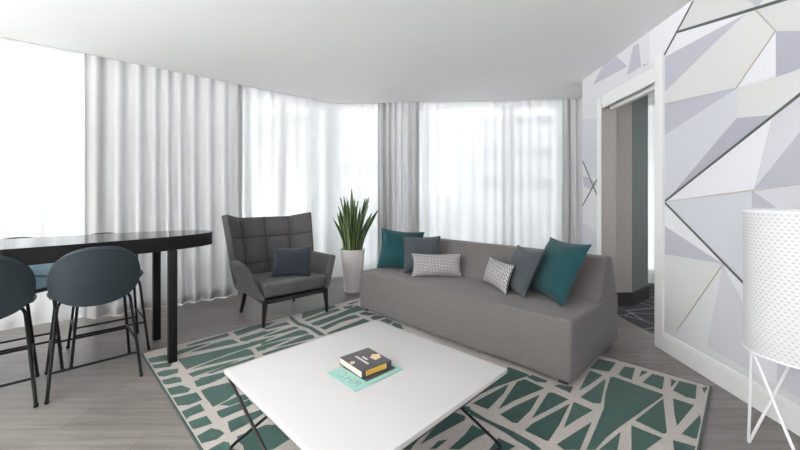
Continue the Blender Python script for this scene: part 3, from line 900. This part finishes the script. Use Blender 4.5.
cushion((503, 285.5), (528, 298.5), ST, .42, .41, .14, 26, M['slate'], 'slate grey square cushion leaning between patterned and teal cushions at the right end', shift=(-.035, -.01))
cushion((527, 289.5), (561, 306), ST, .52, .51, .17, 28, M['teal'], 'large teal square cushion nearest the right end of the sofa')

# ------------------------------------------------------------------ armchair
AC = Vector((-1.28, 3.83, 0)); ar = Vector((.725, .688, 0)).normalized(); af = Vector((ar.y, -ar.x, 0))
chair = empty('armchair', AC, 'dark grey tufted wing armchair by the window', 'armchair', rz=math.atan2(ar.y, ar.x))
def ch(w, b, z): return Vector((w, -b, z))                  # local: +x right, +y towards the back ; b = towards the front
# seat
bm = newbm()
hexa(bm, [ch(-.33, .33, .285), ch(.33, .33, .285), ch(.30, -.38, .285), ch(-.30, -.38, .285), ch(-.345, .34, .425), ch(.345, .34, .425), ch(.31, -.38, .40), ch(-.31, -.38, .40)])
bevel(bm, .03, 4); seat_ = link('seat', bm, M['arm_fab'], chair)
bm = newbm(); tube(bm, [ch(0, .343, .31), ch(0, .34, .40), ch(0, .31, .4265), ch(0, -.30, .406)], .0035, 6); link('seat_seam', bm, M['seam'], seat_)
# backrest: tufted grid on a winged surface
def lerp(a, b, t): return a + (b - a) * t
cols_b = [ch(-.41, -.14, .37), ch(-.255, -.345, .37), ch(.01, -.365, .37), ch(.285, -.345, .37), ch(.45, -.14, .37)]
cols_t = [ch(-.475, -.33, 1.085), ch(-.285, -.52, 1.035), ch(.015, -.545, 1.035), ch(.305, -.52, 1.035), ch(.51, -.33, 1.085)]
rows_t = [0, .23, .66, 1.0]
def bsurf(s, t):
    i = min(3, int(s)); f = s - i
    p = cols_b[i].lerp(cols_b[i + 1], f); q = cols_t[i].lerp(cols_t[i + 1], f)
    return p.lerp(q, t)
def bnorm(s, t):
    i = min(3, int(s)); s0 = min(max(s, .001), 3.999)
    def raw(x):
        return (bsurf(min(4, x + .02), t) - bsurf(max(0, x - .02), t)).cross(bsurf(s, min(1, t + .01)) - bsurf(s, max(0, t - .01))).normalized()
    a = raw(s0)
    return a if a.y < 0 else -a
sub = 8
ss = [i / sub for i in range(4 * sub + 1)]; ts = []
for a, b in zip(rows_t, rows_t[1:]): ts += [lerp(a, b, i / sub) for i in range(sub)]
ts.append(1.0)
bm = newbm(); fr = []; bk_ = []
for j, t in enumerate(ts):
    r1 = []; r2 = []
    for i, s in enumerate(ss):
        fs = (i % sub) / sub; ft = (j % sub) / sub
        puff = (math.sin(PI * fs) * math.sin(PI * ft)) ** .4 if 0 < fs and 0 < ft else 0
        p = bsurf(s, t); n_ = bnorm(s, t)
        edge = i in (0, 4 * sub) or j in (0, 3 * sub)
        r1.append(bm.verts.new(p + n_ * (.024 * puff)))
        thick = .075 if not edge else .06
        r2.append(bm.verts.new(p - n_ * thick))
    fr.append(r1); bk_.append(r2)
for j in range(len(ts) - 1):
    for i in range(len(ss) - 1):
        bm.faces.new([fr[j][i], fr[j][i + 1], fr[j + 1][i + 1], fr[j + 1][i]])
        bm.faces.new([bk_[j][i + 1], bk_[j][i], bk_[j + 1][i], bk_[j + 1][i + 1]])
for j in range(len(ts) - 1):
    bm.faces.new([fr[j + 1][0], bk_[j + 1][0], bk_[j][0], fr[j][0]]); bm.faces.new([fr[j][-1], bk_[j][-1], bk_[j + 1][-1], fr[j + 1][-1]])
for i in range(len(ss) - 1):
    bm.faces.new([fr[-1][i], fr[-1][i + 1], bk_[-1][i + 1], bk_[-1][i]]); bm.faces.new([fr[0][i + 1], fr[0][i], bk_[0][i], bk_[0][i + 1]])
bmesh.ops.recalc_face_normals(bm, faces=bm.faces)
backrest = link('backrest', bm, M['arm_fab'], chair, True, angle=60)
bm = newbm()
for t in rows_t[1:-1]:
    tube(bm, [bsurf(s, t) + bnorm(s, t) * .003 for s in ss], .0075, 6)
for s in (1, 2, 3): tube(bm, [bsurf(s, t) + bnorm(s, t) * .003 for t in ts], .0065, 6)
link('tuft_seam', bm, M['seam'], backrest)['label'] = 'dark tufting seams'
# arms
for sg in (-1, 1):
    bm = newbm()
    hexa(bm, [ch(sg * .315, .335, .27), ch(sg * .385, .335, .27), ch(sg * .40, -.33, .27), ch(sg * .31, -.33, .27),
              ch(sg * .465 + .035, .155, .595), ch(sg * .565 + .035, .15, .585), ch(sg * .515 + .03, -.27, .60), ch(sg * .415 + .03, -.24, .605)])
    bevel(bm, .026, 4); link('armrest', bm, M['arm_fab'], chair)
# frame rails and legs
bm = newbm()
hexa(bm, [ch(-.355, .345, .235), ch(.355, .345, .235), ch(.32, -.35, .235), ch(-.32, -.35, .235), ch(-.355, .345, .275), ch(.355, .345, .275), ch(.32, -.35, .275), ch(-.32, -.35, .275)])
bevel(bm, .006, 2); link('frame', bm, M['blackwood'], chair)
def chair_leg(x, b, sx, sb, zt, zf):
    bm = newbm(); r1, r0 = .021, .012
    top = ch(x, b, zt); bot = ch(x + sx, b + sb, zf)
    hexa(bm, [bot + Vector(v) for v in ((-r0, -r0, 0), (r0, -r0, 0), (r0, r0, 0), (-r0, r0, 0))] + [top + Vector(v) for v in ((-r1, -r1, 0), (r1, -r1, 0), (r1, r1, 0), (-r1, r1, 0))])
    bevel(bm, .004, 2); link('leg', bm, M['blackwood'], chair)
chair_leg(-.333, .322, -.014, .0, .24, RT); chair_leg(.333, .322, .02, .0, .24, RT)
chair_leg(-.29, -.30, -.035, -.045, .24, .0); chair_leg(.27, -.30, .02, -.03, .24, .0)
cu = cushion((271.5, 277.5), (309.5, 276.5), .422, .40, .315, .12, 20, M['navy'], 'dark navy cushion leaning on the armchair seat', group=None)

# ------------------------------------------------------------------ potted snake plant
pc = P(353, 293, 0) + Vector((-.015, .09, 0))
pot = empty('potted_plant', (pc.x, pc.y, 0), 'tall snake plant in a tapered white planter beside the sofa', 'plant')
bm = newbm(); lathe(bm, [(.0, .0), (.10, 0), (.108, .006), (.165, .565), (.166, .575), (.156, .575), (.150, .53), (0, .53)], seg=56)
link('planter', bm, M['pot'], pot)
bm = newbm(); lathe(bm, [(.151, .531), (.10, .540), (.05, .536), (0, .542)], seg=40); link('soil', bm, M['soil'], pot)
bm = newbm(); rp = random.Random(12)
for i in range(46):
    ang = rp.uniform(0, 2 * PI); r0 = .115 * math.sqrt(rp.random())
    h = rp.uniform(.42, .74) + (.2 if r0 < .06 else 0) * rp.random(); lean = rp.uniform(.02, .18) * (.3 + r0 / .09)
    wdt = rp.uniform(.022, .037); tw0 = rp.uniform(0, PI); tw = rp.uniform(-.9, .9)
    base = Vector((r0 * math.cos(ang), r0 * math.sin(ang), .535)); out = Vector((math.cos(ang), math.sin(ang), 0))
    sec = 9; rings = []
    for j in range(sec + 1):
        t = j / sec
        c = base + Vector((0, 0, h * t)) + out * (lean * (t ** 1.7))
        w = wdt * (.62 + .75 * t - .35 * t * t) * (1 if t < .62 else max(.02, 1 - ((t - .62) / .38) ** 1.6))
        a = tw0 + tw * t; sdir = Vector((math.cos(a), math.sin(a), 0)); fdir = Vector((-math.sin(a), math.cos(a), 0))
        rings.append([bm.verts.new(c + sdir * (w * q) + fdir * d_) for q, d_ in ((-1, .010), (-.72, .004), (0, -.004), (.72, .004), (1, .010), (.6, .010), (0, .002), (-.6, .010))])
    for a_, b_ in zip(rings, rings[1:]):
        for k_ in range(8):
            f = bm.faces.new([a_[k_], a_[(k_ + 1) % 8], b_[(k_ + 1) % 8], b_[k_]])
            f.material_index = 1 if k_ in (0, 3, 4, 7) else 0
    bm.faces.new(rings[-1]); bm.faces.new(rings[0][::-1])
bmesh.ops.recalc_face_normals(bm, faces=bm.faces)
link('foliage', bm, [M['leaf'], M['leafedge']], pot, True, angle=60)

# ------------------------------------------------------------------ bar table
BZ = .9635
uT = Vector((math.cos(math.radians(49)), math.sin(math.radians(49)), 0)); vT = Vector((-uT.y, uT.x, 0))
tc_ = Vector((-1.955, 2.90, 0)) - uT * .93
bt_ = empty('bar_table', tc_, 'long black rounded-end bar table in front of the left curtains', 'table', rz=math.atan2(uT.y, uT.x))
def outline(a, b, n, k=72):
    pts = []
    for i in range(k):
        t = 2 * PI * i / k; c, s = math.cos(t), math.sin(t)
        pts.append((a * math.copysign(abs(c) ** (2 / n), c), b * math.copysign(abs(s) ** (2 / n), s)))
    return pts
TA, TB = 1.285, .375
bm = newbm(); prism(bm, outline(TA, TB, 2.7), BZ - .012, BZ, 0, 1)
link('tabletop', bm, [M['tabletop'], M['tableedge']], bt_, True, angle=40)
bm = newbm(); prism(bm, outline(TA - .001, TB - .001, 2.7), BZ - .105, BZ - .0125)
link('apron', bm, M['tableedge'], bt_, True, angle=40)
inv = Matrix.Rotation(-math.atan2(uT.y, uT.x), 3, 'Z')
l1 = inv @ (P(172.3, 361.5, RT) - tc_); l2 = inv @ (P(156.5, 339.3, 0) - tc_)
for (x, y, zf) in ((l1.x, l1.y, RT), (l2.x, l2.y, 0), (-l1.x, -l1.y, 0), (-l2.x, -l2.y, 0)):
    bm = newbm(); a_ = math.radians(45.3) - math.atan2(uT.y, uT.x); R2 = Matrix.Rotation(a_, 3, 'Z')
    hexa(bm, [R2 @ Vector((sx * .028, sy * .028, 0)) + Vector((x, y, zf)) for sx, sy in ((-1, -1), (1, -1), (1, 1), (-1, 1))] +
         [R2 @ Vector((sx * .028, sy * .028, 0)) + Vector((x, y, BZ - .1045)) for sx, sy in ((-1, -1), (1, -1), (1, 1), (-1, 1))])
    bevel(bm, .003, 2); link('leg', bm, M['blackmetal'], bt_)

# ------------------------------------------------------------------ counter chairs (shell back, rounded seat, bent tube legs)
def children(o): return [c for c in bpy.data.objects if c.parent == o]
def copy_tree(o, parent=None):
    c = o.copy(); COL.objects.link(c)
    if parent: c.parent = parent
    for k_ in children(o): copy_tree(k_, c)
    return c
def shell_panel(fn, n=26, m_=18, th=.014):
    """disc-like panel: fn(u,v) for the unit disc -> point ; thickened"""
    bm = newbm(); front = []
    rings = []
    for j in range(m_ + 1):
        r = j / m_
        rings.append([fn(r * math.cos(2 * PI * i / (2 * n)), r * math.sin(2 * PI * i / (2 * n))) for i in range(2 * n)] if j else [fn(0, 0)])
    vs = [[bm.verts.new(p) for p in ring] for ring in rings]
    k = 2 * n
    for i in range(k): bm.faces.new([vs[0][0], vs[1][i], vs[1][(i + 1) % k]])
    for j in range(1, m_):
        for i in range(k): bm.faces.new([vs[j][i], vs[j + 1][i], vs[j + 1][(i + 1) % k], vs[j][(i + 1) % k]])
    return bm
def sq(u, v, n=2.7):
    """disc -> superellipse radius correction"""
    r = math.hypot(u, v)
    if r < 1e-6: return 0, 0
    c, s = u / r, v / r
    k = (abs(c) ** n + abs(s) ** n) ** (-1 / n)
    return c * k * r, s * k * r
def make_chair(label):
    root = empty('bar_chair', (0, 0, 0), label, 'chair')
    # local: +y is the way the chair faces, x to the sides
    SZ = .615
    def seat_fn(u, v):
        a, b_ = sq(u, v, 2.6)
        r = math.hypot(u, v)
        return Vector((.225 * a, -.01 + .225 * b_, SZ - .012 * (1 - r * r) + .022 * max(0, -b_) ** 2 - .02 * max(0, b_) ** 3))
    def back_fn(u, v):
        a, b_ = sq(u, v, 2.35)
        x = .224 * a * (1 - .05 * b_); z = .747 + .190 * b_
        y = -.300 - .055 * b_ + .085 * a * a * (1 - .15 * b_)  # wraps round the sitter, leans back
        return Vector((x, y, z))
    for nm, fn, flip in (('seat', seat_fn, 1), ('backrest', back_fn, -1)):
        bm = shell_panel(fn)
        bmesh.ops.recalc_face_normals(bm, faces=bm.faces)
        bm.normal_update()
        ref = Vector((0, 0, 1)) if nm == 'seat' else Vector((0, 1, 0))
        bm.faces.ensure_lookup_table()
        if bm.faces[0].normal.dot(ref) < 0: bmesh.ops.reverse_faces(bm, faces=bm.faces)
        bm.normal_update()
        base = list(bm.faces)
        ret = bmesh.ops.solidify(bm, geom=base, thickness=.018)
        bm.normal_update()
        for f in bm.faces: f.material_index = 1 if f.normal.dot(ref) > .2 else 0
        pn = link(nm, bm, [M['shell'], M['shell_in']], root, True, angle=50)
        rim = newbm(); pts = [fn(math.cos(2 * PI * i / 64), math.sin(2 * PI * i / 64)) for i in range(65)]
        tube(rim, pts, .0105, 8); link('piping', rim, M['shell'], pn)
    # legs: x half-spread and y at floor
    fz = .006
    for sx in (-1, 1):
        for (yt, yb, yin) in ((-.10, -.255, -.03), (.12, .255, .05)):
            bm = newbm()
            pts = fillet([(sx * .07, yin, SZ - .028), (sx * .185, yt * 1.25, SZ - .028), (sx * .235, yb, fz)], .06, 6)
            tube(bm, pts, .0095, 10); lathe(bm, [(0, 0), (.011, 0), (.012, .02), (0, .02)], (sx * .235, yb), 12)
            link('leg', bm, M['blackmetal'], root)
    def leg_at(sx, back, z):
        t = (SZ - .028 - z) / (SZ - .034)
        y0, y1 = (-.125, -.255) if back else (.15, .255)
        return Vector((sx * lerp(.185, .235, t), lerp(y0, y1, t), z))
    for za, zb_, A_, B_ in ((.165, .165, (-1, 1), (1, 1)), (.225, .225, (-1, 0), (1, 0)), (.25, .25, (-1, 1), (-1, 0)), (.25, .25, (1, 1), (1, 0))):
        bm = newbm(); tube(bm, [leg_at(*A_, za), leg_at(*B_, zb_)], .008, 8); link('footrest', bm, M['blackmetal'], root)
    bm = newbm(); box(bm, -.08, .08, -.09, .10, SZ - .036, SZ - .022); link('seat_mount', bm, M['blackmetal'], root, False)
    return root
CG = 'bar chairs round the black table'
c1 = make_chair('dark teal shell bar chair in front of the table, nearer its rounded end')
CH0 = Vector((-2.172, 2.482, 0))
spots = [(CH0, math.atan2(V.y, V.x) - PI / 2, None),
         (CH0 - U * .515, math.atan2(V.y, V.x) - PI / 2, 'dark teal shell bar chair cut by the left edge of the photo, seen from behind'),
         (Vector((-2.43, 2.915, 0)), math.atan2(V.y, V.x) + PI / 2, 'bar chair across the table, mostly hidden behind the right bar chair'),
         (Vector((-2.43, 2.915, 0)) - U * .515, math.atan2(V.y, V.x) + PI / 2, 'bar chair across the table whose blue seat shows between the two near chairs')]
for i, (p, rz, lb_) in enumerate(spots):
    o = c1 if i == 0 else copy_tree(c1)
    o.location = p; o.rotation_euler = (0, 0, rz); o['group'] = CG
    if lb_: o['label'] = lb_

# ------------------------------------------------------------------ floor lamp
LC = Vector((1.848, 1.6, 0)); LR = .2
lamp = empty('floor_lamp', LC, 'white drum lamp with dimpled shade on zigzag wire legs beside the papered wall', 'lamp')
zb_, zt_ = .534, 1.193
bm = newbm(); uvl = bm.loops.layers.uv.new('UVMap'); n = 96; hz = 24
for (rad, flip) in ((LR, 0), (LR - .004, 1)):
    g = [[bm.verts.new((rad * math.cos(2 * PI * i / n), rad * math.sin(2 * PI * i / n), lerp(zb_, zt_, j / hz))) for i in range(n)] for j in range(hz + 1)]
    for j in range(hz):
        for i in range(n):
            vs = [(i, j), (i + 1, j), (i + 1, j + 1), (i, j + 1)]
            if flip: vs = vs[::-1]
            f = bm.faces.new([g[b_][a_ % n] for a_, b_ in vs])
            for lp, (a_, b_) in zip(f.loops, vs): lp[uvl].uv = (.022 * 57 * a_ / n, (zt_ - zb_) * b_ / hz)
    if flip == 0: g0 = g
for i in range(n):
    for jj in (0, hz): bm.faces.new([g0[jj][i], g0[jj][(i + 1) % n], g[jj][(i + 1) % n], g[jj][i]])
bmesh.ops.recalc_face_normals(bm, faces=bm.faces)
link('lamp_shade', bm, M['shade'], lamp)
for z in (zb_, zt_):
    bm = newbm(); tube(bm, [(LR * math.cos(2 * PI * i / 64), LR * math.sin(2 * PI * i / 64), z) for i in range(65)], .005, 8); link('shade_rim', bm, M['lampmetal'], lamp)
att = [math.radians(a) for a in (163, 43, 283)]; ft = [math.radians(a) for a in (113, 343, 228)]
z1_ = zb_ + .01
seqs = [(0, 0, 1), (1, 1, 2), (2, 2, 0)]
for a_, f_, b_ in seqs:
    bm = newbm()
    pts = fillet([(.192 * math.cos(att[a_]), .192 * math.sin(att[a_]), z1_), (.195 * math.cos(ft[f_]), .195 * math.sin(ft[f_]), .008), (.192 * math.cos(att[b_]), .192 * math.sin(att[b_]), z1_)], .018, 6)
    tube(bm, pts, .0062, 10); link('leg', bm, M['lampmetal'], lamp)
bm = newbm()
for a_ in att: tube(bm, [(.195 * math.cos(a_), .195 * math.sin(a_), zb_ + .02), (0, 0, zb_ + .02)], .004, 8)
lathe(bm, [(0, zb_ + .015), (.022, zb_ + .015), (.022, zb_ + .10), (0, zb_ + .10)], seg=20)
link('lamp_holder', bm, M['lampmetal'], lamp)
bm = newbm(); lathe(bm, [(0, zb_ + .10), (.018, zb_ + .10), (.034, zb_ + .15), (.030, zb_ + .185), (0, zb_ + .20)], seg=24); link('bulb', bm, M['pot'], lamp)

# ------------------------------------------------------------------ fill lamps added on the ceilings, out of view
em = bpy.data.materials.new('fill_lamp_glow'); em.use_nodes = True
nt = em.node_tree; nt.nodes.clear(); out = N(nt, 'ShaderNodeOutputMaterial'); e_ = N(nt, 'ShaderNodeEmission', Color=(1, .95, .9, 1), Strength=3.0); nt.links.new(e_.outputs[0], out.inputs[0])
for i, (x, y) in enumerate(((-2.6, -1.2), (.2, -1.4), (4.1, 3.0))):
    o = empty('fill_ceiling_light', (x, y, CEIL), ('flush round ceiling lamp added as fill left of the viewpoint', 'flush round ceiling lamp added as fill right of the viewpoint', 'flush round ceiling lamp added as fill in the room beyond the doorway')[i], 'lamp')
    bm = newbm(); lathe(bm, [(.42, 0), (.42, -.05), (.40, -.05), (.40, -.03)], seg=40); link('rim', bm, M['trim'], o)
    bm = newbm(); lathe(bm, [(.40, -.035), (0, -.036)], seg=40); link('diffuser', bm, em, o)
    ld = bpy.data.lights.new('fill_lamp_light', 'AREA'); ld.shape = 'DISK'; ld.size = .8; ld.energy = (25, 12, 16)[i]; ld.color = (1, .975, .95)
    lo = bpy.data.objects.new('fill_lamp_light', ld); COL.objects.link(lo); lo.parent = o; lo.location = (0, 0, -.06)

# tall floor lamp added out of view to brighten the ceiling
up = empty('fill_uplighter', (-3.3, -.9, 0), 'tall white floor lamp added as fill light left of the viewpoint', 'lamp')
bm = newbm(); lathe(bm, [(0, 0), (.15, 0), (.15, .02), (.02, .03), (0, .03)], seg=32); link('base', bm, M['lampmetal'], up)
bm = newbm(); tube(bm, [(0, 0, .03), (0, 0, 1.75)], .013, 12); link('pole', bm, M['lampmetal'], up)
bm = newbm(); lathe(bm, [(0, 1.74), (.06, 1.75), (.19, 1.86), (.186, 1.865), (.055, 1.762), (0, 1.755)], seg=40); link('bowl', bm, M['lampmetal'], up)
bm = newbm(); lathe(bm, [(0, 1.80), (.09, 1.80), (.09, 1.806), (0, 1.806)], seg=32); link('diffuser', bm, em, up)
ld = bpy.data.lights.new('fill_uplight', 'AREA'); ld.shape = 'DISK'; ld.size = .3; ld.energy = 420; ld.color = (1, .98, .96)
lo = bpy.data.objects.new('fill_uplight', ld); COL.objects.link(lo); lo.parent = up; lo.location = (0, 0, 1.87); lo.rotation_euler = (PI, 0, 0)

# ------------------------------------------------------------------ daylight
w = bpy.data.worlds.new('overcast_sky'); S.world = w; w.use_nodes = True
nt = w.node_tree; bg = nt.nodes['Background']
tc = N(nt, 'ShaderNodeTexCoord'); sp = N(nt, 'ShaderNodeSeparateXYZ'); nt.links.new(tc.outputs['Generated'], sp.inputs[0])
cr = N(nt, 'ShaderNodeValToRGB'); cr.color_ramp.elements[0].position = .0; cr.color_ramp.elements[0].color = (.99, .99, 1, 1)      # glow added below the horizon to brighten the ceiling
cr.color_ramp.elements[1].position = 1; cr.color_ramp.elements[1].color = (.36, .37, .38, 1)
mr = N(nt, 'ShaderNodeMapRange'); mr.inputs['From Min'].default_value = -.2; mr.inputs['From Max'].default_value = .2; nt.links.new(sp.outputs[2], mr.inputs['Value']); nt.links.new(mr.outputs[0], cr.inputs[0]); nt.links.new(cr.outputs[0], bg.inputs['Color'])
bg.inputs['Strength'].default_value = 12.0
def portal(o, d, n, l0, l1):
    ld = bpy.data.lights.new('window_portal', 'AREA'); ld.shape = 'RECTANGLE'; ld.size = l1 - l0; ld.size_y = 2.5
    ld.cycles.is_portal = True
    lo = bpy.data.objects.new('window_portal', ld); COL.objects.link(lo)
    c = o + d * ((l0 + l1) / 2) + n * .2; lo.location = (c.x, c.y, 1.34)
    lo.rotation_euler = (-n).to_track_quat('-Z', 'Y').to_euler()
portal(Vector((LEFT_END.x, 0, 0)), Vector((0, 1, 0)), Vector((-1, 0, 0)), -2.1, 1.2); portal(WL, dL, nL, -2.4, tW); portal(WB, dB, nB, sB, tpx(562, WB, dB)); portal(WB, dB, nB, 4.15, 5.9)

# ------------------------------------------------------------------ camera
cd = bpy.data.cameras.new('camera'); cam = bpy.data.objects.new('camera', cd); COL.objects.link(cam)
cam.location = (0, 0, EYE); cam.rotation_euler = (PI / 2, 0, 0)
cd.sensor_width = 36; cd.sensor_fit = 'HORIZONTAL'; cd.lens = 36 * F / 800
cd.shift_y = -(225 - HY) / 800; cd.clip_start = .05
S.camera = cam
S.view_settings.view_transform = 'Standard'; S.view_settings.look = 'None'; S.view_settings.gamma = 1
S.view_settings.use_curve_mapping = False
S.view_settings.exposure = 0.62
